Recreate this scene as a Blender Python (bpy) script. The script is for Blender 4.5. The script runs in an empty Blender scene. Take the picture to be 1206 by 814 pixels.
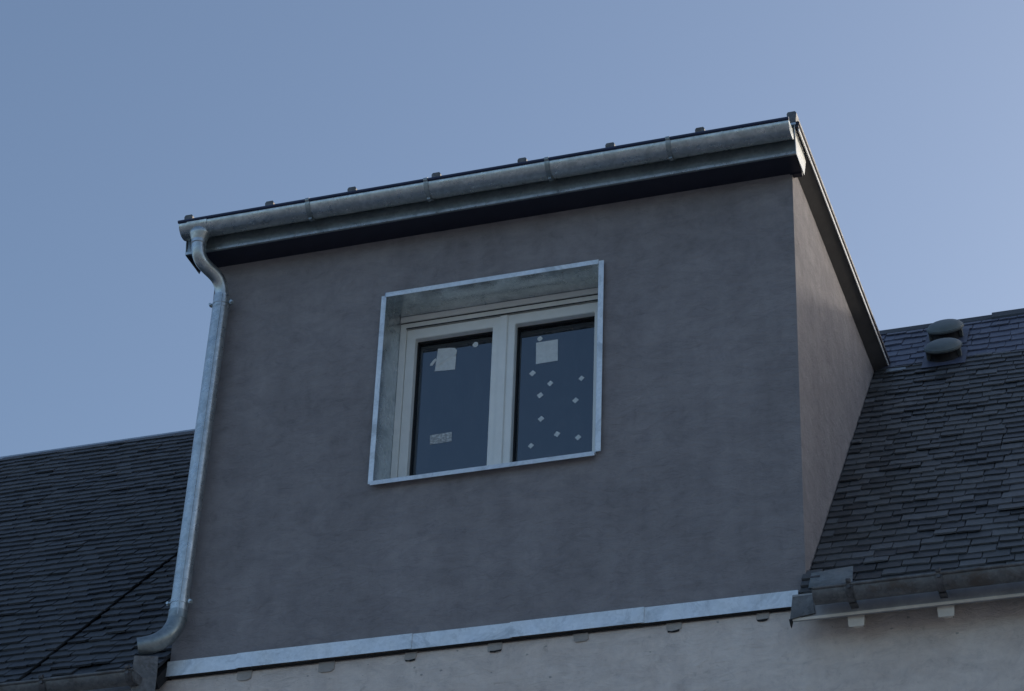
import bpy, bmesh, math, random
from mathutils import Vector, Matrix, Euler
R = math.radians
random.seed(7)
sc = bpy.context.scene
col = sc.collection

# ------------------------------------------------------------------ camera
cam_d = bpy.data.cameras.new('camera'); cam = bpy.data.objects.new('camera', cam_d); col.objects.link(cam)
cam.location = (2.12677, -10.19266, -5.18493)
cam.rotation_euler = (R(122.10388), R(-1.96576), R(18.45064))
cam_d.sensor_width = 36; cam_d.lens = 85.7175; cam_d.clip_start = .1; cam_d.clip_end = 2000
sc.camera = cam

# ------------------------------------------------------------------ light
SUN_AZ, SUN_EL = 47.0, 20.0         # azimuth measured from +Y towards +X
w = bpy.data.worlds.new('World'); sc.world = w; w.use_nodes = True
nt = w.node_tree; nt.nodes.clear()
out = nt.nodes.new('ShaderNodeOutputWorld'); bg = nt.nodes.new('ShaderNodeBackground')
sky = nt.nodes.new('ShaderNodeTexSky'); sky.sky_type = 'NISHITA'; sky.sun_disc = False
sky.sun_elevation = R(SUN_EL); sky.sun_rotation = R(SUN_AZ)
sky.altitude = 60; sky.air_density = 1.0; sky.dust_density = 3.4; sky.ozone_density = 2.2
bg.inputs['Strength'].default_value = .1
nt.links.new(sky.outputs[0], bg.inputs[0]); nt.links.new(bg.outputs[0], out.inputs[0])
sd = bpy.data.lights.new('sun', 'SUN'); sd.energy = .6; sd.angle = R(2); sd.color = (1, .92, .80)
sun = bpy.data.objects.new('sun', sd); col.objects.link(sun)
sdir = Vector((math.sin(R(SUN_AZ)) * math.cos(R(SUN_EL)), math.cos(R(SUN_AZ)) * math.cos(R(SUN_EL)), math.sin(R(SUN_EL))))
sun.rotation_euler = sdir.to_track_quat('Z', 'Y').to_euler(); sun.location = (6, 6, 8)
sc.view_settings.view_transform = 'Standard'; sc.view_settings.look = 'None'
sc.view_settings.gamma = 1; sc.view_settings.use_curve_mapping = False
sc.view_settings.exposure = .9

# ------------------------------------------------------------------ materials
def new_mat(name):
    m = bpy.data.materials.new(name); m.use_nodes = True
    t = m.node_tree; b = t.nodes['Principled BSDF']
    return m, t, b
def nd(t, kind, **kw):
    n = t.nodes.new(kind)
    for k, v in kw.items(): setattr(n, k, v)
    return n
def noise(t, scale, detail=4, rough=.55, vec=None, dist=0):
    n = nd(t, 'ShaderNodeTexNoise'); n.inputs['Scale'].default_value = scale
    n.inputs['Detail'].default_value = detail; n.inputs['Roughness'].default_value = rough
    n.inputs['Distortion'].default_value = dist
    if vec is not None: t.links.new(vec, n.inputs['Vector'])
    return n.outputs['Fac']
def ramp(t, fac, stops):
    n = nd(t, 'ShaderNodeValToRGB'); e = n.color_ramp.elements
    while len(e) < len(stops): e.new(.5)
    for el, (p, c) in zip(e, stops):
        el.position = p; el.color = (*c, 1) if len(c) == 3 else c
    t.links.new(fac, n.inputs[0]); return n.outputs[0]
def mixc(t, fac, a, b, mode='MIX'):
    n = nd(t, 'ShaderNodeMix', data_type='RGBA', blend_type=mode)
    for sock, v in ((n.inputs[0], fac), (n.inputs[6], a), (n.inputs[7], b)):
        if hasattr(v, 'is_linked'): t.links.new(v, sock)
        else: sock.default_value = v if isinstance(v, (int, float)) else (*v, 1)
    return n.outputs[2]
def math_(t, op, a, b=0.0, clamp=False):
    n = nd(t, 'ShaderNodeMath', operation=op); n.use_clamp = clamp
    for sock, v in ((n.inputs[0], a), (n.inputs[1], b)):
        if hasattr(v, 'is_linked'): t.links.new(v, sock)
        else: sock.default_value = v
    return n.outputs[0]
def mapping(t, scale=(1, 1, 1), coord='Object', rot=(0, 0, 0)):
    c = nd(t, 'ShaderNodeTexCoord'); m = nd(t, 'ShaderNodeMapping')
    m.inputs['Scale'].default_value = scale; m.inputs['Rotation'].default_value = rot
    t.links.new(c.outputs[coord], m.inputs[0]); return m.outputs[0]
def worldpos(t, scale=(1, 1, 1)):
    g = nd(t, 'ShaderNodeNewGeometry'); m = nd(t, 'ShaderNodeMapping'); m.inputs['Scale'].default_value = scale
    t.links.new(g.outputs['Position'], m.inputs[0]); return m.outputs[0]
def bump(t, b, h, dist, strength=1.0):
    n = nd(t, 'ShaderNodeBump'); n.inputs['Distance'].default_value = dist; n.inputs['Strength'].default_value = strength
    t.links.new(h, n.inputs['Height']); t.links.new(n.outputs[0], b.inputs['Normal'])
M = {}
def render_mat(name, c0, c1, rough=.9, stain=None):
    m, t, b = new_mat(name); p = worldpos(t)
    big = noise(t, 1.3, 5, .6, p, .4); mid = noise(t, 9, 5, .65, p); streak = noise(t, 1, 4, .6, worldpos(t, (7, 7, .7)))
    f = math_(t, 'ADD', math_(t, 'MULTIPLY', big, .45), math_(t, 'ADD', math_(t, 'MULTIPLY', mid, .3), math_(t, 'MULTIPLY', streak, .25)))
    c = ramp(t, f, [(.38, c0), (.62, c1)])
    if stain:
        sp = ramp(t, noise(t, 16, 4, .6, p), [(.64, (0, 0, 0)), (.72, (1, 1, 1))])
        c = mixc(t, math_(t, 'MULTIPLY', sp, .35), c, stain)
    t.links.new(c, b.inputs['Base Color']); b.inputs['Roughness'].default_value = rough
    b.inputs['Specular IOR Level'].default_value = .25
    smear = ramp(t, noise(t, 1, 6, .68, worldpos(t, (3.2, 3.2, 6.5)), 1.6), [(.44, (1, 1, 1)), (.60, (.86, .865, .88)), (.68, (.97, .97, .97))])
    fl_ = ramp(t, noise(t, 14, 7, .72, p, .8), [(.40, (1, 1, 1)), (.56, (.93, .93, .935)), (.66, (.80, .80, .81))])
    c = mixc(t, .8, c, fl_, 'MULTIPLY')
    pit = ramp(t, noise(t, 55, 3, .6, p), [(.70, (1, 1, 1)), (.78, (.78, .78, .79))])
    c = mixc(t, .75, mixc(t, .8, c, smear, 'MULTIPLY'), pit, 'MULTIPLY'); t.links.new(c, b.inputs['Base Color'])
    tro = noise(t, 1, 6, .66, worldpos(t, (9, 9, 20)), 1.8)
    fine = noise(t, 160, 4, .7, p)
    h = math_(t, 'ADD', math_(t, 'MULTIPLY', tro, 1.0), math_(t, 'MULTIPLY', fine, .35))
    bump(t, b, h, .014, .8); M[name] = m
render_mat('grey_render', (.256, .240, .245), (.348, .328, .333))
render_mat('beige_render', (.74, .645, .575), (.88, .80, .73), stain=(.36, .32, .28))
render_mat('mortar_patch', (.42, .39, .36), (.55, .52, .48))
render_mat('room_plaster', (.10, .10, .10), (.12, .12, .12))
def metal(name, c0, c1, rough=(.35, .6), metallic=.75, scale=9, blotch=None, stretch=(1, 1, 1)):
    m, t, b = new_mat(name); p = worldpos(t, stretch)
    n1 = noise(t, scale, 6, .62, p, .6)
    v = nd(t, 'ShaderNodeTexVoronoi'); v.inputs['Scale'].default_value = 70; t.links.new(p, v.inputs['Vector'])
    sep = nd(t, 'ShaderNodeSeparateColor'); t.links.new(v.outputs['Color'], sep.inputs[0])
    f = math_(t, 'ADD', math_(t, 'MULTIPLY', n1, .8), math_(t, 'MULTIPLY', sep.outputs[0], .2))
    c = ramp(t, f, [(.32, c0), (.68, c1)])
    if blotch:
        c = mixc(t, ramp(t, noise(t, 5, 6, .7, p, 1.0), [(.52, (0, 0, 0)), (.66, (1, 1, 1))]), c, blotch)
    t.links.new(c, b.inputs['Base Color']); b.inputs['Metallic'].default_value = metallic
    r = ramp(t, noise(t, scale * 1.7, 4, .6, p), [(.3, (rough[0],) * 3), (.7, (rough[1],) * 3)])
    t.links.new(r, b.inputs['Roughness'])
    bump(t, b, noise(t, 6, 3, .5, p), .004, .35); M[name] = m
metal('zinc', (.40, .44, .45), (.60, .64, .65), (.22, .42), .85, 13)
metal('zinc_bright', (.68, .71, .72), (.84, .87, .88), (.28, .5), .5, 7, (.54, .57, .58))
metal('zinc_reveal', (.48, .53, .56), (.68, .73, .76), (.16, .36), .9, 3, (.42, .47, .50))
metal('zinc_dark', (.24, .28, .29), (.36, .40, .41), (.3, .5), .75)
metal('old_zinc', (.11, .115, .12), (.20, .205, .21), (.45, .7), .5, 12, (.115, .10, .09))
metal('iron_strap', (.07, .07, .075), (.16, .16, .165), (.5, .7), .6, 20)
def plain(name, c, rough=.5, metallic=0, nscale=12, var=.12, bumpd=.001):
    m, t, b = new_mat(name); p = worldpos(t); n = noise(t, nscale, 4, .6, p)
    t.links.new(ramp(t, n, [(.3, tuple(x * (1 - var) for x in c)), (.7, tuple(min(1, x * (1 + var)) for x in c))]), b.inputs['Base Color'])
    b.inputs['Roughness'].default_value = rough; b.inputs['Metallic'].default_value = metallic
    bump(t, b, noise(t, nscale * 6, 3, .6, p), bumpd, .5); M[name] = m
plain('navy_edge', (.016, .028, .075), .4)  # even dark blue for the dormer gutter's rolled edge
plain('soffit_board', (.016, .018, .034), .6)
plain('verge_paint', (.075, .072, .072), .6)
plain('white_pvc', (.82, .83, .79), .35, var=.04, bumpd=.0003)
plain('gasket', (.012, .012, .014), .6)
plain('painted_wood', (.70, .65, .57), .6, var=.1)
plain('fascia_paint', (.30, .31, .32), .5, var=.18)
plain('paper', (.66, .70, .70), .7, nscale=40, var=.10)
plain('vent_plastic', (.115, .135, .135), .5, nscale=20)
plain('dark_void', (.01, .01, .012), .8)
plain('paving', (.25, .255, .262), .9, nscale=30, var=.3)
# printed paper: faint grey lines of print
m, t, b = new_mat('printed_paper'); p = worldpos(t)
wv = nd(t, 'ShaderNodeTexNoise'); wv.inputs['Scale'].default_value = 1; wv.inputs['Detail'].default_value = 3
t.links.new(worldpos(t, (90, 1, 160)), wv.inputs['Vector'])
t.links.new(ramp(t, wv.outputs['Fac'], [(.45, (.30, .32, .33)), (.6, (.62, .65, .65))]), b.inputs['Base Color']); b.inputs['Roughness'].default_value = .6
M['printed_paper'] = m
# slate: colour differs slate by slate
def slate_mat(name, dark, light, rough, tint):
    m, t, b = new_mat(name); p = worldpos(t)
    g = nd(t, 'ShaderNodeNewGeometry'); oi = nd(t, 'ShaderNodeObjectInfo')
    rnd = math_(t, 'FRACT', math_(t, 'ADD', g.outputs['Random Per Island'], oi.outputs['Random']))
    c = ramp(t, rnd, [(0, dark), (.55, tuple((a + c_) / 2 for a, c_ in zip(dark, light))), (1, light)])
    grain = noise(t, 30, 6, .65, p, .5)
    c = mixc(t, .55, c, ramp(t, grain, [(.3, (.35, .35, .35)), (.75, (1, 1, 1))]), 'MULTIPLY')
    wide = noise(t, 1.6, 4, .6, p)
    c = mixc(t, ramp(t, wide, [(.42, (0, 0, 0)), (.65, (.4, .4, .4))]), c, tint)
    li = ramp(t, noise(t, 22, 5, .7, p, .3), [(.68, (0, 0, 0)), (.74, (.55, .55, .55))])
    c = mixc(t, li, c, (.15, .155, .14))
    t.links.new(c, b.inputs['Base Color'])
    t.links.new(math_(t, 'ADD', math_(t, 'MULTIPLY', rnd, .18), rough), b.inputs['Roughness'])
    b.inputs['Specular IOR Level'].default_value = .35
    bump(t, b, noise(t, 45, 5, .65, p), .004, .6); M[name] = m
slate_mat('old_slate', (.028, .032, .037), (.150, .160, .172), .42, (.075, .083, .082))
slate_mat('plain_slate', (.034, .039, .047), (.098, .106, .118), .45, (.060, .067, .070))
slate_mat('new_slate', (.060, .072, .115), (.150, .168, .235), .38, (.095, .105, .150))
# glass: coated double glazing, part mirror, part see-through
m, t, b = new_mat('window_glass'); t.nodes.remove(b)
o = t.nodes['Material Output']; mx = nd(t, 'ShaderNodeMixShader'); tr = nd(t, 'ShaderNodeBsdfTransparent'); gl = nd(t, 'ShaderNodeBsdfGlossy')
fr = nd(t, 'ShaderNodeFresnel'); fr.inputs['IOR'].default_value = 2.12
tr.inputs[0].default_value = (.42, .47, .50, 1); gl.inputs['Roughness'].default_value = .015; gl.inputs['Color'].default_value = (.84, .93, 1, 1)
t.links.new(fr.outputs[0], mx.inputs[0]); t.links.new(tr.outputs[0], mx.inputs[1]); t.links.new(gl.outputs[0], mx.inputs[2]); df = nd(t, 'ShaderNodeBsdfDiffuse'); df.inputs[0].default_value = (.5, .5, .48, 1); mx2 = nd(t, 'ShaderNodeMixShader')
t.links.new(ramp(t, noise(t, 1, 5, .65, worldpos(t, (5, 5, 2.2)), 1.5), [(.45, (.004,) * 3), (.75, (.035,) * 3)]), mx2.inputs[0])      # thin dust film
t.links.new(mx.outputs[0], mx2.inputs[1]); t.links.new(df.outputs[0], mx2.inputs[2]); t.links.new(mx2.outputs[0], o.inputs[0])
M['window_glass'] = m

# ------------------------------------------------------------------ mesh helpers
class MB:
    def __init__(s): s.v = []; s.f = []
    def add(s, vs, fs):
        k = len(s.v); s.v += [tuple(x) for x in vs]; s.f += [tuple(i + k for i in f) for f in fs]; return s
    def box(s, x0, x1, y0, y1, z0, z1):
        return s.add([(x, y, z) for x in (x0, x1) for y in (y0, y1) for z in (z0, z1)],
                     [(0, 1, 3, 2), (4, 6, 7, 5), (0, 4, 5, 1), (2, 3, 7, 6), (0, 2, 6, 4), (1, 5, 7, 3)])
    def prism(s, pts, d):        # pts: planar loop of 3-D points, d: extrusion vector
        n = len(pts); d = Vector(d); a = [Vector(p) for p in pts]
        return s.add(a + [p + d for p in a], [tuple(range(n))[::-1], tuple(range(n, 2 * n))] + [(i, (i + 1) % n, n + (i + 1) % n, n + i) for i in range(n)])
    def loft(s, rings, closed=True, caps=True):
        n = len(rings[0]); vs = [p for r in rings for p in r]; fs = []
        for k in range(len(rings) - 1):
            for i in range(n if closed else n - 1):
                j = (i + 1) % n; fs.append((k * n + i, k * n + j, (k + 1) * n + j, (k + 1) * n + i))
        if caps: fs += [tuple(range(n))[::-1], tuple((len(rings) - 1) * n + i for i in range(n))]
        return s.add(vs, fs)
    def tube(s, path, rad, n=20, caps=True):
        path = [Vector(p) for p in path]; rings = []; up = None
        for i, p in enumerate(path):
            d = (path[min(i + 1, len(path) - 1)] - path[max(i - 1, 0)]).normalized()
            if up is None:
                up = Vector((0, 1, 0)) if abs(d.y) < .9 else Vector((1, 0, 0))
            a = (up - d * up.dot(d)).normalized(); up = a; c = d.cross(a)
            r = rad[i] if isinstance(rad, (list, tuple)) else rad
            rings.append([p + (a * math.cos(2 * math.pi * k / n) + c * math.sin(2 * math.pi * k / n)) * r for k in range(n)])
        return s.loft(rings, True, caps)
    def build(s, name, mat, parent=None, smooth=False, bevel=0, kind=None):
        me = bpy.data.meshes.new(name); me.from_pydata(s.v, [], s.f); me.update()
        bm = bmesh.new(); bm.from_mesh(me); bmesh.ops.recalc_face_normals(bm, faces=bm.faces)
        if bevel: bmesh.ops.bevel(bm, geom=bm.edges[:], offset=bevel, segments=2, affect='EDGES', clamp_overlap=True)
        bm.to_mesh(me); bm.free()
        me.materials.append(M[mat])
        if smooth:
            for p in me.polygons: p.use_smooth = True
            me.set_sharp_from_angle(angle=R(40))
        o = bpy.data.objects.new(name, me); col.objects.link(o)
        if parent: o.parent = parent; o.matrix_parent_inverse = parent.matrix_basis.inverted()
        if kind: o['kind'] = kind
        return o
def empty(name, loc, label, cat, group=None):
    o = bpy.data.objects.new(name, None); col.objects.link(o); o.location = loc; o.empty_display_size = .1
    o['label'] = label; o['category'] = cat
    if group: o['group'] = group
    return o
def tag(o, label, cat, group=None):
    o['label'] = label; o['category'] = cat
    if group: o['group'] = group
    return o
def B(name, mat, parent, x0, x1, y0, y1, z0, z1, bevel=0, **k): return MB().box(x0, x1, y0, y1, z0, z1).build(name, mat, parent, bevel=bevel, **k)

GZ = -6.8                      # street level
TH = math.atan2(3.099, 2.747)  # main roof pitch
ES = Vector((0, math.cos(TH), math.sin(TH))); EN = Vector((0, -math.sin(TH), math.cos(TH))); EX = Vector((1, 0, 0))
SR = 4.141                     # slope length up to the ridge
XL, XR = -9.5, 4.5             # gable ends
W = 3.3                        # dormer width
def RP(x, s, n=0): return EX * x + ES * s + EN * n

# ------------------------------------------------------------------ setting
g = MB().add([(-300, -300, GZ), (300, -300, GZ), (300, 300, GZ), (-300, 300, GZ)], [(0, 1, 2, 3)]).build('ground', 'paving'); g['kind'] = 'structure'

# ------------------------------------------------------------------ house
house = empty('house', (-2.5, 0, GZ), 'beige rendered house with a dark slate roof carrying the grey dormer', 'house')
YR = ES.y * SR; ZR = ES.z * SR
wl = MB()
wl.box(XL, XR, 0.006, .36, GZ, -.11); wl.box(-W + .01, -.01, .02, .36, -.11, -.06)
wl.box(XL, XR, 2 * YR - .36, 2 * YR, GZ, -.11)
for xa in (XL, XR - .36):
    wl.prism([(xa, .36, GZ), (xa, 2 * YR - .36, GZ), (xa, 2 * YR - .36, .1), (xa, YR, ZR - .36), (xa, .36, .1)], (.36, 0, 0))
wl.build('wall', 'beige_render', house)
# roof deck under the slates
rd = MB()
def slab(x0, x1, s0, s1, n0=-.07, n1=-.012): rd.prism([RP(x0, s0, n0), RP(x0, s1, n0), RP(x0, s1, n1), RP(x0, s0, n1)], (x1 - x0, 0, 0))
slab(XL - .1, -W - .002, -.2, SR); slab(.002, XR + .1, -.2, SR); slab(-W - .002, .002, 3.5, SR)
rd.prism([(XL - .1, YR, ZR + .02), (XL - .1, 2 * YR + .2, -.225), (XL - .1, 2 * YR + .2, -.30), (XL - .1, YR, ZR - .06)], (XR - XL + .2, 0, 0))
roof = rd.build('roof', 'dark_void', house)

# slates ------------------------------------------------------------
def slate_mesh(kind, mat, wd, L, th, ntail):
    rnd = random.Random(kind * 13 + int(wd * 1e4))
    hw = wd / 2 - .0012; a = math.atan2(ntail, L)
    j = lambda k: rnd.uniform(-k, k)
    tail = [(-hw + abs(j(.002)), j(.004)), (-hw * .35, j(.004)), (hw * .4, j(.004)), (hw - abs(j(.002)), j(.004))]
    if kind in (2, 5): tail[3] = (hw - .018, -.001); tail.append((hw - .002, .018))       # chipped corner
    if kind == 7: tail[0] = (-hw + .002, .014)
    loop = tail + [(hw, L), (-hw, L)]
    skew = j(.006)
    top, bot = [], []
    for x, y in loop:
        yy = y + skew * x / hw
        z = ntail * (1 - max(0, min(1, yy / L)))
        bot.append((x, yy, z)); top.append((x * .997, yy + .0015, z + th + (j(.0012) if y < .05 else 0)))
    n = len(loop); me = bpy.data.meshes.new('slate')
    me.from_pydata(top + bot, [], [tuple(range(n)), tuple(range(n, 2 * n))[::-1]] + [(i, n + i, n + (i + 1) % n, (i + 1) % n) for i in range(n)])
    me.update(); me.materials.append(M[mat]); return me
E_OLD, W_OLD, E_NEW, W_NEW = .0875, .122, .113, .118
VAR = {'old': [slate_mesh(k, 'old_slate', 1.0 * W_OLD, .2, .0075, .0165) for k in range(10)],
       'plain': [slate_mesh(k, 'plain_slate', 1.0 * W_OLD, .2, .010, .0205) for k in range(10)],
       'new': [slate_mesh(k, 'new_slate', 1.0 * W_NEW, .26, .008, .0165) for k in range(10)]}
# sub-unit: slates listed as (variant, matrix, kind)
slates = []
rs = random.Random(21)
BASIS = Matrix((EX, ES, EN)).transposed().to_4x4()
def lay(x0f, x1f, s0, s1, e, wd, kind, off_n=0.0, from_right=False, wild=1.0):
    row = 0; s = s0
    while s < s1 - .02:
        x0, x1 = x0f(s), x1f(s)
        xs = [x0] if not from_right else [x1]
        first = wd * (.5 if row % 2 else 1) * rs.uniform(.9, 1.1)
        if not from_right:
            x = x0 + first
            while x < x1 - .03: xs.append(x); x += wd * rs.uniform(.86, 1.14)
            xs.append(x1)
        else:
            x = x1 - first
            while x > x0 + .03: xs.append(x); x -= wd * rs.uniform(.86, 1.14)
            xs.append(x0); xs.reverse()
        for a, c in zip(xs, xs[1:]):
            wv = (c - a) / wd
            if wv < .12: continue
            ds = rs.gauss(0, .0055 * wild) + .008 * math.sin(a * 3.1 + 1.7 * math.sin(s * 2.3)) + .006 * math.sin(a * 7.3 + s * 5.1); rz = rs.gauss(0, R(1.0 * wild)); lift = abs(rs.gauss(0, .0036 * wild)) + (rs.random() < .06) * rs.uniform(.004, .010) * wild
            drop = -rs.uniform(.01, .03) if rs.random() < .035 * wild else 0
            k = rs.choices(range(10), weights=[3, 3, .8, 3, 3, .8, 3, .8, 3, 3])[0]
            mt = Matrix.Translation(RP((a + c) / 2, s + ds + drop, off_n + lift * .6)) @ BASIS @ Matrix.Rotation(rz, 4, 'Z') @ Matrix.Rotation(-lift / .2, 4, 'X') @ Matrix.Diagonal((wv, min(1, (SR + .004 - s - ds) / (.26 if kind == 'new' else .2)), 1, 1))
            slates.append((k, mt, kind))
        s += e * rs.uniform(.975, 1.025); row += 1
XJ = lambda s: -4.085 + .133 * s              # straight lap joint running up the left slope
lay(lambda s: .006, lambda s: XR + .1, -.20, 3.33, E_OLD, W_OLD, 'old')
lay(lambda s: .006, lambda s: XR + .1, 3.33, SR - .03, E_NEW, W_NEW, 'new', wild=.8)
lay(lambda s: XL - .1, lambda s: XJ(s), -.20, SR - .03, E_OLD, W_OLD, 'plain', off_n=.011, from_right=True)
lay(lambda s: XJ(s) + .009, lambda s: -W - .008, -.20, SR - .03, E_OLD, W_OLD, 'plain', wild=1.5)
lay(lambda s: -W, lambda s: 0, 3.62, SR - .03, E_NEW, W_NEW, 'new')
# size of each slate in the picture decides which 300 are pieces of their own
Rm = cam.rotation_euler.to_matrix().transposed(); fpx = cam_d.lens / 36
def uv(P):
    q = Rm @ (P - Vector(cam.location)); return (.5 + fpx * q.x / -q.z, .3375 - fpx * q.y / -q.z)
def shown(k, mt, kind):
    e, wd = (E_OLD, W_OLD) if kind != 'new' else (E_NEW, W_NEW)
    q = [uv(mt @ Vector(c)) for c in ((-wd / 2, 0, .02), (wd / 2, 0, .02), (wd / 2, e, .02), (-wd / 2, e, .02))]
    cx = sum(a for a, _ in q) / 4; cy = sum(c for _, c in q) / 4
    if not (0 < cx < 1 and 0 < cy < .675): return 0
    x = mt.translation.x; s = mt.translation.dot(ES)
    if x < 0 and cx > .207 - .131 * (cy - .307): return 0     # behind the dormer and its pipe
    if s < .0 or (x < 0 and x > -W and s > 3): return 0
    return abs(sum(q[i][0] * q[(i + 1) % 4][1] - q[(i + 1) % 4][0] * q[i][1] for i in range(4))) / 2
order = sorted(range(len(slates)), key=lambda i: -shown(*slates[i]))
pick = set(order[:300]); rest = {'old': MB(), 'plain': MB(), 'new': MB()}
for i, (k, mt, kind) in enumerate(slates):
    me = VAR[kind][k]
    if i in pick:
        o = bpy.data.objects.new('slate', me); col.objects.link(o); o.parent = roof; o.matrix_parent_inverse = roof.matrix_world.inverted(); o.matrix_basis = mt
    else:
        rest[kind].add([mt @ v.co for v in me.vertices], [tuple(p.vertices) for p in me.polygons])
rest['old'].build('slate_covering', 'old_slate', roof, kind='stuff')
rest['plain'].build('slate_covering', 'plain_slate', roof, kind='stuff')
rest['new'].build('slate_covering', 'new_slate', roof, kind='stuff')
# ridge
rg = MB()
def ridge(x0, x1, h, wdt):
    rg.prism([(x0, YR - wdt, ZR - wdt * 1.128 + h), (x0, YR, ZR + h + .008), (x0, YR + wdt, ZR - wdt * 1.128 + h), (x0, YR + wdt, ZR - wdt * 1.128 - .02), (x0, YR, ZR - .03), (x0, YR - wdt, ZR - wdt * 1.128 - .02)], (x1 - x0, 0, 0))
ridge(XL - .1, -4.2, .028, .045); ridge(-4.198, -W + .5, .028, .045)
rg.build('ridge_cap', 'zinc', house)
rg = MB(); ridge(-W + .5, .655, .026, .04); ridge(.657, XR + .1, .040, .05)
rg.build('ridge_cap', 'old_slate', house)
# old joist ends sealed with mortar under the dormer
for i, (x, wd, h) in enumerate([(-2.877, .082, .055), (-2.43, .078, .058), (-1.985, .066, .05), (-1.544, .072, .052), (-1.107, .078, .046), (-.647, .076, .050), (-.213, .06, .045)]):
    rr = random.Random(i); j = lambda: rr.uniform(-.006, .006); zt, zb = -.092, -.102 - h
    MB().prism([(x - wd / 2 + j(), .001, zt), (x + wd / 2 + j(), .001, zt), (x + wd / 2 + j(), .001, zb + .012 + j()), (x + wd / 4 + j(), .001, zb + j() * .5), (x - wd / 4 + j(), .001, zb + j() * .5), (x - wd / 2 + j(), .001, zb + .01 + j())], (0, .02, 0)).build('mortar_patch', 'mortar_patch', house, bevel=.0015)
    # broken lower edge of the socket
    MB().prism([(x - wd * .42 + j(), -.002, zb + .008), (x - wd * .1, -.002, zb + .006 + j() * .5), (x + wd * .4 + j(), -.002, zb + .010), (x + wd * .36, -.002, zb + .003 + j() * .5), (x, -.002, zb - .001), (x - wd * .36, -.002, zb + .001 + j() * .5)], (0, .02, 0)).build('socket_edge', 'dark_void' if i in (2, 5, 6) or i == 3 else 'mortar_patch', house)
rc = MB(); rr = random.Random(4)
for _ in range(24):
    x = rr.uniform(-3.2, .9); z = -.12 - abs(rr.gauss(0, .10)); r = rr.uniform(.002, .008)
    n = 6; rc.prism([(x + r * rr.uniform(.5, 1.5) * math.cos(k * math.pi / 3), .0045, z + r * rr.uniform(.4, 1.1) * math.sin(k * math.pi / 3)) for k in range(n)], (0, .006, 0))
rc.build('render_chips', 'mortar_patch', house, kind='stuff')
# eaves of the main roof: fascia boards and rafter tails
fb = MB()
fb.prism([(-.035, -.150, -.236), (-.035, -.128, -.236), (-.035, -.128, -.105), (-.035, -.150, -.105)], (XR + .135, 0, 0))
fb.build('fascia_board', 'fascia_paint', house, bevel=.002)
B('fascia_edge', 'painted_wood', house, -.034, XR + .1, -.156, -.1505, -.241, -.228)
B('fascia_board', 'fascia_paint', house, XL - .1, -W - .02, -.150, -.128, -.215, -.105, bevel=.002)
def tail(x):
    MB().loft([[(x - .043, -.126, -.19), (x + .043, -.126, -.19), (x + .036, -.126, -.288), (x - .036, -.126, -.288)], [(x - .025, -.06, -.19), (x + .02, -.06, -.19), (x + .015, -.06, -.262), (x - .022, -.06, -.262)], [(x - .025, .02, -.19), (x + .02, .02, -.19), (x + .015, .02, -.23), (x - .022, .02, -.23)]]).build('rafter_tail', 'painted_wood', house)
x = .255
while x < 4.4: tail(x); x += .412
x = -3.62
while x > -9.3: tail(x); x -= .44
# cut eave end beside the dormer, right
for k in range(4):
    s = -.17 + .055 * k
    MB().prism([RP(-.012, s, .004 + .012 * k), RP(.075, s + .004, .004 + .012 * k), RP(.078, s + .10, .002 + .012 * k), RP(-.012, s + .10, .002 + .012 * k)], EN * .010).build('cut_slate', 'old_slate', house)
MB().prism([(-.030, -.168, -.125), (.062, -.160, -.118), (.072, -.160, -.215), (-.045, -.166, -.236)], (0, .012, 0)).build('end_plate', 'old_zinc', house, bevel=.001)
MB().prism([(-.05, -.166, -.236), (-.036, -.166, -.236), (-.044, -.166, -.27)], (0, .03, 0)).build('plate_tip', 'dark_void', house)
MB().prism([RP(.03, -.10, .034), RP(.238, -.085, .036), RP(.226, .075, .050), RP(.03, .045, .050)], EN * .003).build('flashing_sheet', 'zinc_dark', house)
MB().prism([RP(.085, 3.20, .034), RP(.20, 3.21, .034), RP(.20, 3.245, .036), RP(.085, 3.25, .036)], EN * .003).build('flashing_sheet', 'zinc_dark', house)
# bent zinc corner at the other end
MB().prism([(-3.385, -.225, -.065), (-3.30, -.14, -.04), (-3.295, -.14, -.15), (-3.385, -.225, -.20)], (.003, .004, 0)).build('corner_sheet', 'old_zinc', house)
MB().prism([(-3.382, -.23, -.205), (-3.293, -.145, -.152), (-3.293, -.145, -.34), (-3.382, -.20, -.34)], (.003, .004, 0)).build('corner_sheet', 'old_zinc', house)

# ------------------------------------------------------------------ dormer
dormer = empty('dormer', (-W / 2, 0, 0), 'flat-roofed dormer in smooth dark grey render with a zinc eave', 'dormer')
WX0, WX1, WZ0, WZ1 = -2.247, -1.043, .872, 2.022      # opening
def holed(x0, x1, z0, z1, a0, a1, c0, c1, y0, y1):
    X, Z = [x0, a0, a1, x1], [z0, c0, c1, z1]; m = MB(); idx = lambda i, j, k: (i * 4 + j) * 2 + k
    m.v = [(x, (y0, y1)[k], z) for x in X for z in Z for k in (0, 1)]
    for i in range(3):
        for j in range(3):
            if i == 1 and j == 1: continue
            m.f += [(idx(i, j, 0), idx(i + 1, j, 0), idx(i + 1, j + 1, 0), idx(i, j + 1, 0)), (idx(i, j, 1), idx(i, j + 1, 1), idx(i + 1, j + 1, 1), idx(i + 1, j, 1))]
    def q(a, c): m.f.append((idx(*a, 0), idx(*c, 0), idx(*c, 1), idx(*a, 1)))
    for i in range(3): q((i, 0), (i + 1, 0)); q((i, 3), (i + 1, 3)); q((0, i), (0, i + 1)); q((3, i), (3, i + 1))
    q((1, 1), (2, 1)); q((1, 2), (2, 2)); q((1, 1), (1, 2)); q((2, 1), (2, 2))
    return m
holed(-W, 0, -.02, 2.44, WX0, WX1, WZ0, WZ1, 0, .29).build('front_wall', 'grey_render', dormer)
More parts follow.
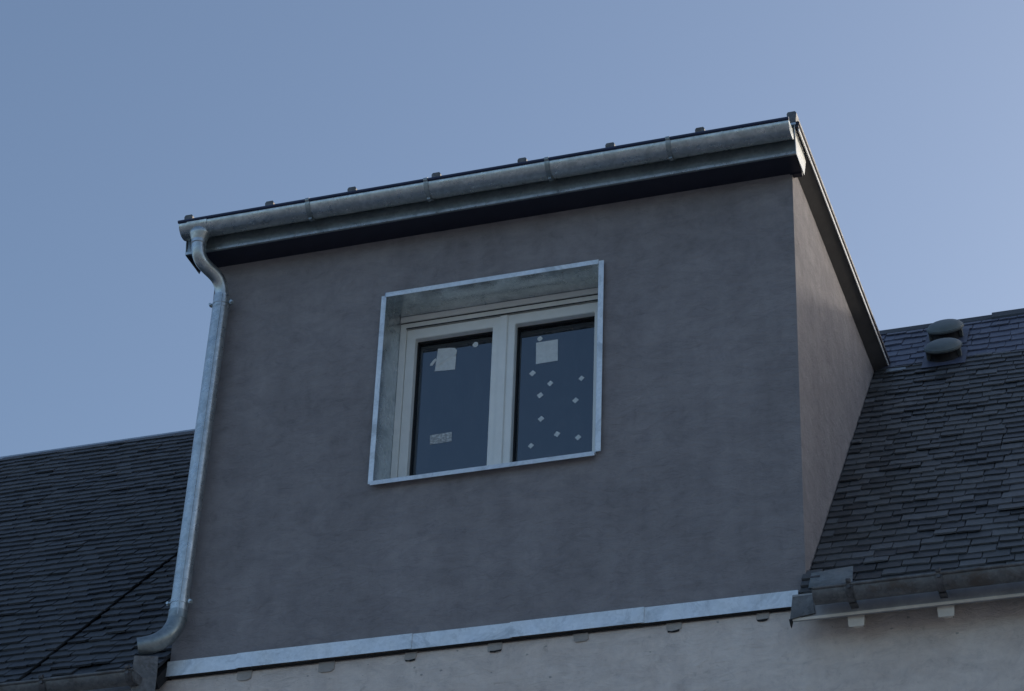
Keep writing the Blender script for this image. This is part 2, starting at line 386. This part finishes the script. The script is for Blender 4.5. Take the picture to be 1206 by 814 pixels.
def side(x0, d):     # cheek wall standing on the roof slope
    pr = [(x0, .292, -.02), (x0, .292, 2.52), (x0, 2.30, 2.52), (x0, 2.30, 2.30 * 1.128 - .08)]
    MB().prism(pr, (d, 0, 0)).add([], []).build('side_wall', 'grey_render', dormer)
for x0, d in ((-.16, .16), (-W, .16)):
    m = MB(); m.prism([(x0, .2901, .25), (x0, .2901, 2.47), (x0, 2.30, 2.47), (x0, 2.30, 2.53)], (d, 0, 0)); 
    m = MB(); m.prism([(x0, .2902, .05), (x0, .2902, 2.50), (x0, 2.22, 2.50), (x0, 2.22, 2.43)], (d, 0, 0)).build('side_wall', 'grey_render', dormer)
# front part of each cheek (the thickness of the front wall up to the eave box)
B('side_wall', 'grey_render', dormer, -.16, -.0008, .012, .2895, 2.4402, 2.50); B('side_wall', 'grey_render', dormer, -W + .0008, -W + .16, .012, .2895, 2.4402, 2.50)
# room behind the window
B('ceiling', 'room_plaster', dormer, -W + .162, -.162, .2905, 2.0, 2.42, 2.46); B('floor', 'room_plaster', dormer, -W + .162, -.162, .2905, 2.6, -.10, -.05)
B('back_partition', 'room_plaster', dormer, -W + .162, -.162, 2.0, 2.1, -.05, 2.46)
# eave box
EX0, EX1 = -3.41, .062
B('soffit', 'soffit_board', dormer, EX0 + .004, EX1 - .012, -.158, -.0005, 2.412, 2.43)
B('fascia', 'zinc_dark', dormer, EX0, EX1 - .004, -.170, -.1585, 2.409, 2.56)
B('fascia_lip', 'zinc', dormer, EX0, EX1 - .003, -.176, -.1703, 2.407, 2.423)
MB().prism([(EX1 - .0035, -.172, 2.405), (EX1 - .0035, .012, 2.400), (EX1 - .0035, .085, 2.585), (EX1 - .0035, -.20, 2.585), (EX1 - .0035, -.186, 2.50)], (.0035, 0, 0)).build('eave_end_board', 'white_pvc', dormer)
MB().prism([(EX0 - .004, -.172, 2.405), (EX0 - .004, .012, 2.400), (EX0 - .004, .085, 2.585), (EX0 - .004, -.20, 2.585), (EX0 - .004, -.186, 2.50)], (.0035, 0, 0)).build('eave_end_board', 'zinc_dark', dormer)
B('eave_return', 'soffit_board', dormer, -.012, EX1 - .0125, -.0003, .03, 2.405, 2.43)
# verges
for sx, x0 in ((1, 0.0), (-1, -W)):
    MB().prism([(x0 + sx * .0008, .0305, 2.486), (x0 + sx * .078, .0305, 2.538), (x0 + sx * .078, .0305, 2.556), (x0 + sx * .0008, .0305, 2.556)], (0, 2.26, 0)).build('verge_soffit', 'verge_paint', dormer)
    MB().box(min(x0 + sx * .0783, x0 + sx * .0835), max(x0 + sx * .0783, x0 + sx * .0835), -.19, 2.27, 2.536, 2.552).build('verge_lip', 'white_pvc', dormer)
    MB().box(min(x0 + sx * .064, x0 + sx * .0815), max(x0 + sx * .064, x0 + sx * .0815), -.2, 2.33, 2.5564, 2.572).build('verge_board', 'soffit_board', dormer)
    MB().tube([(x0 + sx * .078, -.2, 2.584), (x0 + sx * .078, 2.34, 2.584)], .010, 12).build('verge_roll', 'soffit_board', dormer, smooth=True)
rsheet = B('zinc_roof', 'zinc', dormer, -W - .07, .07, -.205, 2.40, 2.5725, 2.588)
for k in range(8):
    x = -3.405 + k * .4935
    o = MB().prism([(x - .021, -.208, 2.5885), (x + .021, -.208, 2.5885), (x + .026, -.208, 2.645), (x + .019, -.208, 2.656), (x - .019, -.208, 2.656), (x - .026, -.208, 2.645)], (0, 2.6, 0)).build('roof_batten', 'old_zinc', rsheet)
# base flashing laid in lengths
fl = MB(); fl.box(-W + .004, -.034, -.004, -.0006, -.03, -.014); base = fl.build('base_flashing', 'zinc_dark', dormer)
B('drip_shadow', 'dark_void', dormer, -W + .008, -.036, -.0155, .004, -.105, -.0995)  # black strip painting in the shadow line beneath the flashing
edges = [-3.292, -2.904, -1.972, -1.451, -.785, -.034]
for i, (a, c) in enumerate(zip(edges, edges[1:])):
    z0 = -.097 + (i % 2) * .002; y = -.020 - (i % 2) * .005
    MB().add([], []).prism([(a - .012, y, z0), (a - .012, y - .004, z0 - .004), (a - .012, y + .001, -.016 + (i % 2) * .001), (a - .012, -.0045, -.013), (a - .012, -.0045, -.016), (a - .012, y + .004, -.020), (a - .012, y + .003, z0)], (c - a + .012, 0, 0)).build('zinc_sheet', 'zinc_bright', base)

# ------------------------------------------------------------------ window
win = empty('window', ((WX0 + WX1) / 2, .2, WZ0), 'white double casement window in a deep bright zinc surround on the dormer', 'window')
T = .0018
# zinc lining: reveals + flanges, each sheet a part
m = MB(); m.box(WX0 + .0005, WX1 - .0005, -.021, .235, WZ1 - .004, WZ1 - .0005); m.box(WX0 - .004, WX1 - .004, -.023, -.0205, WZ1 - .006, WZ1 + .022); m.build('head_flashing', 'zinc_reveal', win)
m = MB(); m.box(WX0 + .0003, WX0 + .004, -.019, .235, WZ0 + .002, WZ1 - .0045); m.build('jamb_flashing', 'zinc_reveal', win)
m = MB(); m.box(WX1 - .004, WX1 - .0003, -.019, .235, WZ0 + .002, WZ1 - .0045); m.build('jamb_flashing', 'zinc_reveal', win)
B('head_flange', 'zinc_bright', win, WX0 + .002, WX1 - .003, -.0265, -.0235, WZ1 - .006, WZ1 + .021)
B('jamb_flange', 'zinc_bright', win, WX0 - .024, WX0 + .003, -.0228, -.0198, WZ0 - .004, WZ1 + .004)
B('jamb_flange', 'zinc_bright', win, WX1 - .002, WX1 + .026, -.0228, -.0198, WZ0 + .008, WZ1 + .014)
MB().prism([(WX0 - .006, -.038, WZ0 - .022), (WX0 - .006, -.035, WZ0 + .004), (WX0 - .006, .235, WZ0 + .018), (WX0 - .006, .235, WZ0 + .012), (WX0 - .006, -.030, WZ0 - .002), (WX0 - .006, -.032, WZ0 - .020)], (WX1 - WX0 + .004, 0, 0)).build('window_sill', 'zinc_bright', win)
# outer frame
def ring(x0, x1, z0, z1, wl_, wr, wb, wt, y0, y1): return holed(x0, x1, z0, z1, x0 + wl_, x1 - wr, z0 + wb, z1 - wt, y0, y1)
FX0, FX1, FZ0, FZ1 = WX0 + .0045, WX1 - .0045, WZ0 + .02, WZ1 - .0045
ring(FX0, FX1, FZ0, FZ1, .036, .036, .05, .072, .203, .285).build('frame', 'white_pvc', win, bevel=.002)
B('head_rail', 'white_pvc', win, FX0 + .002, FX1 - .002, .190, .2025, FZ1 - .034, FZ1 - .001, bevel=.002)
B('head_groove', 'gasket', win, FX0 + .002, FX1 - .002, .2005, .2028, FZ1 - .040, FZ1 - .0345)
B('head_groove', 'gasket', win, FX0 + .036, FX1 - .036, .199, .2028, FZ1 - .0765, FZ1 - .0705)
xm = (FX0 + FX1) / 2
for a, c in ((FX0 + .038, xm - .002), (xm + .002, FX1 - .038)):
    mid_l = .052
    st_l, st_r = (.05, .062) if a < xm - .3 else (.062, .05)
    z0, z1 = FZ0 + .052, FZ1 - .078
    cs = ring(a, c, z0, z1, st_l, st_r, .055, .062, .210, .275).build('casement', 'white_pvc', win, bevel=.003)
    ga, gc, gz0, gz1 = a + st_l, c - st_r, z0 + .055, z1 - .062
    ring(ga - .001, gc + .001, gz0 - .001, gz1 + .001, .006, .006, .006, .008, .250, .2695).build('gasket', 'gasket', cs)
    B('pane', 'window_glass', cs, ga - .002, gc + .002, .2700, .2745, gz0 - .002, gz1 + .002)
B('cover_strip', 'white_pvc', win, xm - .022, xm + .022, .2005, .2098, FZ0 + .054, FZ1 - .080, bevel=.003)
B('cover_strip', 'white_pvc', win, xm + .004, xm + .0415, .1965, .2003, FZ0 + .056, FZ1 - .082, bevel=.001) if False else None

# paper stuck to the panes
YG = .2693
def sticker(name, pts, mat, label, cat, group=None, y=YG):
    o = MB().prism([(px, y, pz) for px, pz in pts], (0, -.0006, 0)).build(name, mat); return tag(o, label, cat, group)
dx, dz = -.0245, .0405       # from the frame front to the pane
def rot_rect(cx, cz, wd, h, a, cut=None):
    r = [(-wd / 2, -h / 2), (wd / 2, -h / 2), (wd / 2, h / 2), (-wd / 2, h / 2)]
    return [(cx + px * math.cos(a) - pz * math.sin(a), cz + px * math.sin(a) + pz * math.cos(a)) for px, pz in r]
cx, cz = -1.967 + dx, 1.717 + dz
lab = MB()
lab.prism([(cx - .062, YG, cz - .070), (cx + .055, YG, cz - .076), (cx + .057, YG, cz + .012), (cx + .060, YG, cz + .045), (cx + .048, YG, cz + .062), (cx + .015, YG, cz + .068), (cx - .050, YG, cz + .072)], (0, -.0006, 0))
lab.add([(cx - .058, YG - .0008, cz - .050), (cx + .055, YG - .0008, cz + .006), (cx + .056, YG - .0075, cz + .018), (cx - .055, YG - .0065, cz - .040), (cx + .057, YG - .0008, cz + .021), (cx - .052, YG - .0008, cz - .036)], [(0, 1, 2, 3), (3, 2, 4, 5), (1, 4, 2), (0, 3, 5), (0, 5, 4, 1)])
tag(lab.build('paper_label', 'paper'), 'torn square white paper label high on the left window pane', 'label')
cx, cz = -2.040 + dx, 1.707 + dz
sticker('paper_scrap', [(cx - .018, cz - .020), (cx - .004, cz - .020), (cx + .018, cz + .010), (cx + .014, cz + .024), (cx, cz + .014), (cx - .016, cz - .006)], 'paper', 'small torn paper scrap just left of the torn square label', 'paper')
def blob(cx, cz, r, n=10, seed=0):
    rr = random.Random(seed); return [(cx + r * rr.uniform(.85, 1.1) * math.cos(2 * math.pi * k / n), cz + r * rr.uniform(.85, 1.1) * math.sin(2 * math.pi * k / n)) for k in range(n)]
sticker('round_sticker', blob(-1.801 + dx, 1.781 + dz, .017, seed=1), 'paper', 'single small round sticker at top right of the left pane', 'sticker')
sticker('paper_label', rot_rect(-1.971 + dx, 1.221 + dz, .122, .058, R(1)), 'printed_paper', 'wide rectangular printed label low on the left window pane', 'label')
sticker('paper_label', rot_rect(-1.392 + dx, 1.668 + dz, .122, .135, R(1)), 'paper', 'intact square white paper label high on the right window pane', 'label')
# folded flap on that label
sticker('round_sticker', blob(-1.434 + dx, 1.757 + dz, .015, seed=2), 'paper', 'single small round sticker touching the top of the right square label', 'sticker')
names = ['small diamond sticker directly below left edge of the square label, right pane', 'small diamond sticker in the middle of the right pane, second one down',
         'small diamond sticker nearest the right edge, highest on that side', 'small diamond sticker fourth down, on the left side of the right pane',
         'small diamond sticker fifth down, second along the right side of the pane', 'small diamond sticker alone at mid height, left of centre on right pane',
         'small diamond sticker third from the bottom, at centre of the right pane', 'small diamond sticker in the lower right corner of the right pane',
         'small diamond sticker lowest of all, bottom left of the right pane']
for i, (px, pz) in enumerate([(-1.469, 1.545), (-1.368, 1.466), (-1.195, 1.47), (-1.422, 1.401), (-1.225, 1.339), (-1.413, 1.255), (-1.322, 1.149), (-1.206, 1.112), (-1.464, 1.1)]):
    rr = random.Random(i + 40); a = R(45 + rr.uniform(-12, 12)); s_ = .027 * rr.uniform(.92, 1.08)
    sticker('diamond_sticker', rot_rect(px + dx, pz + dz, s_, s_ * .92, a), 'paper', names[i], 'sticker', 'diamond stickers on the right pane')

# ------------------------------------------------------------------ gutters
def halfround(m, x0, x1, yc, zc, r, th=.002, n=18, seg=1, sag=None):
    prof = [(yc + r * math.cos(math.pi + math.pi * k / n), zc + r * math.sin(math.pi + math.pi * k / n)) for k in range(n + 1)] + \
           [(yc + (r - th) * math.cos(2 * math.pi - math.pi * k / n), zc + (r - th) * math.sin(2 * math.pi - math.pi * k / n)) for k in range(n + 1)]
    rings = []
    for k in range(seg + 1):
        x = x0 + (x1 - x0) * k / seg; d = sag(x) if sag else 0
        rings.append([(x, y, z + d) for y, z in prof])
    return m.loft(rings)
def band(m, x0, x1, yc, zc, r0, r1, a0, a1, n=14):       # strap following the trough
    prof = [(yc + r1 * math.cos(R(a0 + (a1 - a0) * k / n)), zc + r1 * math.sin(R(a0 + (a1 - a0) * k / n))) for k in range(n + 1)]
    prof += [(yc + r0 * math.cos(R(a1 + (a0 - a1) * k / n)), zc + r0 * math.sin(R(a1 + (a0 - a1) * k / n))) for k in range(n + 1)]
    return m.loft([[(x0, y, z) for y, z in prof], [(x1, y, z) for y, z in prof]])
def endcap(x, yc, zc, r, t, name, mat, parent):
    n = 16; MB().prism([(x, yc + r * math.cos(math.pi + math.pi * k / n), zc + r * math.sin(math.pi + math.pi * k / n)) for k in range(n + 1)], (t, 0, 0)).build(name, mat, parent)
# dormer gutter
YC, ZC, GR = -.2415, 2.533, .066
gut = empty('gutter', (-1.66, YC, ZC), 'new half-round zinc gutter running along the dormer eave', 'gutter', 'half-round gutters')
tr_ = halfround(MB(), -3.402, .052, YC, ZC, GR).build('trough', 'zinc', gut, smooth=True)
MB().tube([(-3.408, YC - GR - .002, ZC + .004), (.056, YC - GR - .002, ZC + .004)], .0095, 14).build('rolled_edge', 'navy_edge', gut, smooth=True)
endcap(.0522, YC, ZC, GR + .001, .002, 'end_cap', 'painted_wood' if False else 'zinc', gut); endcap(-3.4042, YC, ZC, GR + .001, .002, 'end_cap', 'zinc', gut)
for x in (-2.63, -1.94, -1.255, -.59):
    m = MB(); band(m, x - .0125, x + .0125, YC, ZC, GR + .0004, GR + .0065, 180, 330)
    band(m, x - .011, x + .011, YC - GR - .002, ZC + .004, .0098, .0130, 20, 250, 8)
    m.box(x - .009, x + .009, YC - .014, YC + .010, ZC - GR - .018, ZC - GR - .0062)
    m.build('bracket', 'zinc_dark', gut, smooth=True)
# seams of the trough lengths
for x in (-1.62, -.30): band(MB(), x - .004, x + .004, YC, ZC, GR + .0004, GR + .0018, 181, 359).build('seam', 'zinc', gut, smooth=True)

def old_gutter(x0, x1, straps, label, zc, loc):
    yc, r = -.232, .052
    gq = empty('gutter', loc, label, 'gutter', 'half-round gutters')
    rr = random.Random(int(x0 * 10)); ph = rr.uniform(0, 6)
    sag = lambda x: .003 * math.sin(2.1 * x + ph) - .006 * (x - x0) / 4
    halfround(MB(), x0, x1, yc, zc, r, .003, seg=40, sag=sag).build('trough', 'old_zinc', gq, smooth=True)
    MB().tube([(x0 + (x1 - x0) * k / 40, yc - r - .003, zc + .003 + sag(x0 + (x1 - x0) * k / 40)) for k in range(41)], .008, 12).build('rolled_edge', 'old_zinc', gq, smooth=True)
    endcap(x0 - .002, yc, zc + sag(x0), r, .002, 'end_cap', 'old_zinc', gq); endcap(x1, yc, zc + sag(x1), r, .002, 'end_cap', 'old_zinc', gq)
    for x in straps:
        z = zc + sag(x)
        m = MB(); band(m, x - .017, x + .017, yc, z, r + .001, r + .0055, 172, 300)
        m.box(x - .017, x + .017, yc + .028, yc + .078, z - r - .006, z - r + .002)
        b_ = m.build('bracket', 'iron_strap', gq, smooth=True)
        MB().tube([(x, yc - r - .012, z - .012), (x, yc - r - .003, z - .012)], .009, 8).build('bolt', 'iron_strap', b_)
        MB().tube([(x - .01, yc - r - .014, z + .014), (x + .01, yc - r - .014, z + .014)], .012, 8).build('hook', 'iron_strap', b_)
    return gq
old_gutter(.088, XR + .1, [.258 + .41 * k for k in range(10)], 'weathered dark gutter with iron straps right of the dormer', -.152, (2.3, -.236, -.16))
old_gutter(XL - .1, -3.345, [-3.355 - .5 * k + (0 if k else -.02) for k in range(12)], 'weathered dark gutter at the lower left, below the downpipe elbow', -.168, (-6.4, -.236, -.17))

# ------------------------------------------------------------------ downpipe
dp = empty('downpipe', (-3.25, -.075, 0), 'round zinc downpipe with bends at both ends on the dormer corner', 'downpipe')
def arc(p0, p1, p2, p3, n=14):
    P = [Vector(p) for p in (p0, p1, p2, p3)]
    return [P[0] * (1 - t) ** 3 + P[1] * 3 * t * (1 - t) ** 2 + P[2] * 3 * t * t * (1 - t) + P[3] * t ** 3 for t in [k / n for k in range(n + 1)]]
# funnel outlet under the gutter
oxx = -3.295
rings = []
for z, rx, ry in ((2.50, .062, .046), (2.472, .060, .056), (2.462, .056, .054), (2.426, .0405, .0405), (2.425, .043, .043), (2.405, .043, .043), (2.400, .038, .038)):
    rings.append([(oxx + rx * math.cos(2 * math.pi * k / 24), YC - .012 + ry * math.sin(2 * math.pi * k / 24), z) for k in range(24)])
MB().loft(rings).build('outlet', 'zinc', dp, smooth=True)
band(MB(), oxx - .060, oxx + .060, YC, ZC, GR + .0005, GR + .0040, 184, 335).build('saddle', 'zinc', dp, smooth=True)
PT, PB = Vector((-3.207, -.072, 2.13)), Vector((-3.249, -.072, .20))
MB().tube(arc((oxx, YC - .012, 2.415), (oxx, YC - .012, 2.20), (PT.x, PT.y, 2.37), (PT.x, PT.y, 2.12), 20), .039, 24).build('swan_neck', 'zinc', dp, smooth=True)
MB().tube([PT + Vector((0, 0, .03)), PB], .046, 28).build('pipe', 'zinc', dp, smooth=True)
MB().tube([PT + Vector((.020, -.0425, .02)), PB + Vector((.020, -.0425, 0))], .0035, 8).build('solder_seam', 'zinc', dp, smooth=True)
MB().tube([PT + Vector((0, 0, -.055)), PT + Vector((0, 0, -.04))], .0475, 28).build('collar', 'zinc', dp, smooth=True)
for z in (2.11, .285):
    c_ = PB + (PT - PB) * ((z - PB.z) / (PT.z - PB.z))
    cl = MB().tube([c_ + Vector((0, 0, -.012)), c_ + Vector((0, 0, .012))], .0485, 28).build('clip', 'zinc', dp, smooth=True)
    for sx in (-1, 1):
        m = MB(); m.box(c_.x + sx * .0595 - .012, c_.x + sx * .0595 + .012, c_.y - .006, c_.y + .006, z - .010, z + .010); m.build('lug', 'zinc', cl, bevel=.003)
        MB().tube([(c_.x + sx * .063, c_.y - .016, z), (c_.x + sx * .063, c_.y + .012, z)], .008, 8).build('screw', 'zinc', cl, smooth=True)
    MB().tube([(c_.x, c_.y + .04, z), (c_.x, .0, z)], .006, 8).build('stud', 'zinc', cl)
MB().tube([PB + Vector((0, 0, -.012)), PB + Vector((0, 0, .035))], .0495, 28).build('collar', 'zinc_dark', dp, smooth=True)
MB().tube(arc(PB + Vector((0, 0, .02)), PB + Vector((-.002, -.004, -.10)), (PB.x - .05, PB.y - .05, .035), (-3.405, -.165, .012), 16), .0475, 24).build('elbow', 'old_zinc' if False else 'zinc_dark', dp, smooth=True)

# ------------------------------------------------------------------ roof vents
def vent(x, s, label):
    base_p = RP(x, s, .03)
    v = empty('roof_vent', base_p, label, 'vent', 'mushroom vents on the slates')
    def P(a, h, r): return base_p + EX * (r * math.cos(a)) + ES * (r * math.sin(a)) + EN * h
    n = 28
    def lathe(prof): return MB().loft([[P(2 * math.pi * k / n, h, r) for k in range(n)] for r, h in prof])
    MB().prism([RP(x - .13, s - .16, .026), RP(x + .13, s - .16, .026), RP(x + .13, s + .13, .030), RP(x - .13, s + .13, .030)], EN * .003).build('base_plate', 'new_slate', v)
    lathe([(.098, 0), (.090, .008), (.086, .030), (.086, .07)]).build('neck', 'dark_void', v, smooth=True)
    cap = lathe([(.088, .060), (.104, .052), (.110, .054), (.112, .060), (.110, .072), (.105, .074), (.098, .084), (.080, .093), (.05, .098), (.012, .100)]).build('cap', 'vent_plastic', v, smooth=True)
    lathe([(.1125, .0595), (.1145, .0605), (.1145, .0665), (.1125, .0675)]).build('rim', 'vent_plastic', cap, smooth=True)
    for a in (R(-18), R(90), R(198)):
        c_ = [P(a - .07, .004, .085), P(a + .07, .004, .085), P(a + .07, .004, .108), P(a - .07, .004, .108)]
        MB().prism(c_, EN * .052).build('spacer', 'vent_plastic', v)
vent(.405, 3.775, 'upper mushroom roof vent, its grey cap reaching the ridge line')
vent(.422, 3.37, 'lower mushroom roof vent on the slates, just below the other')
bpy.context.view_layer.update()
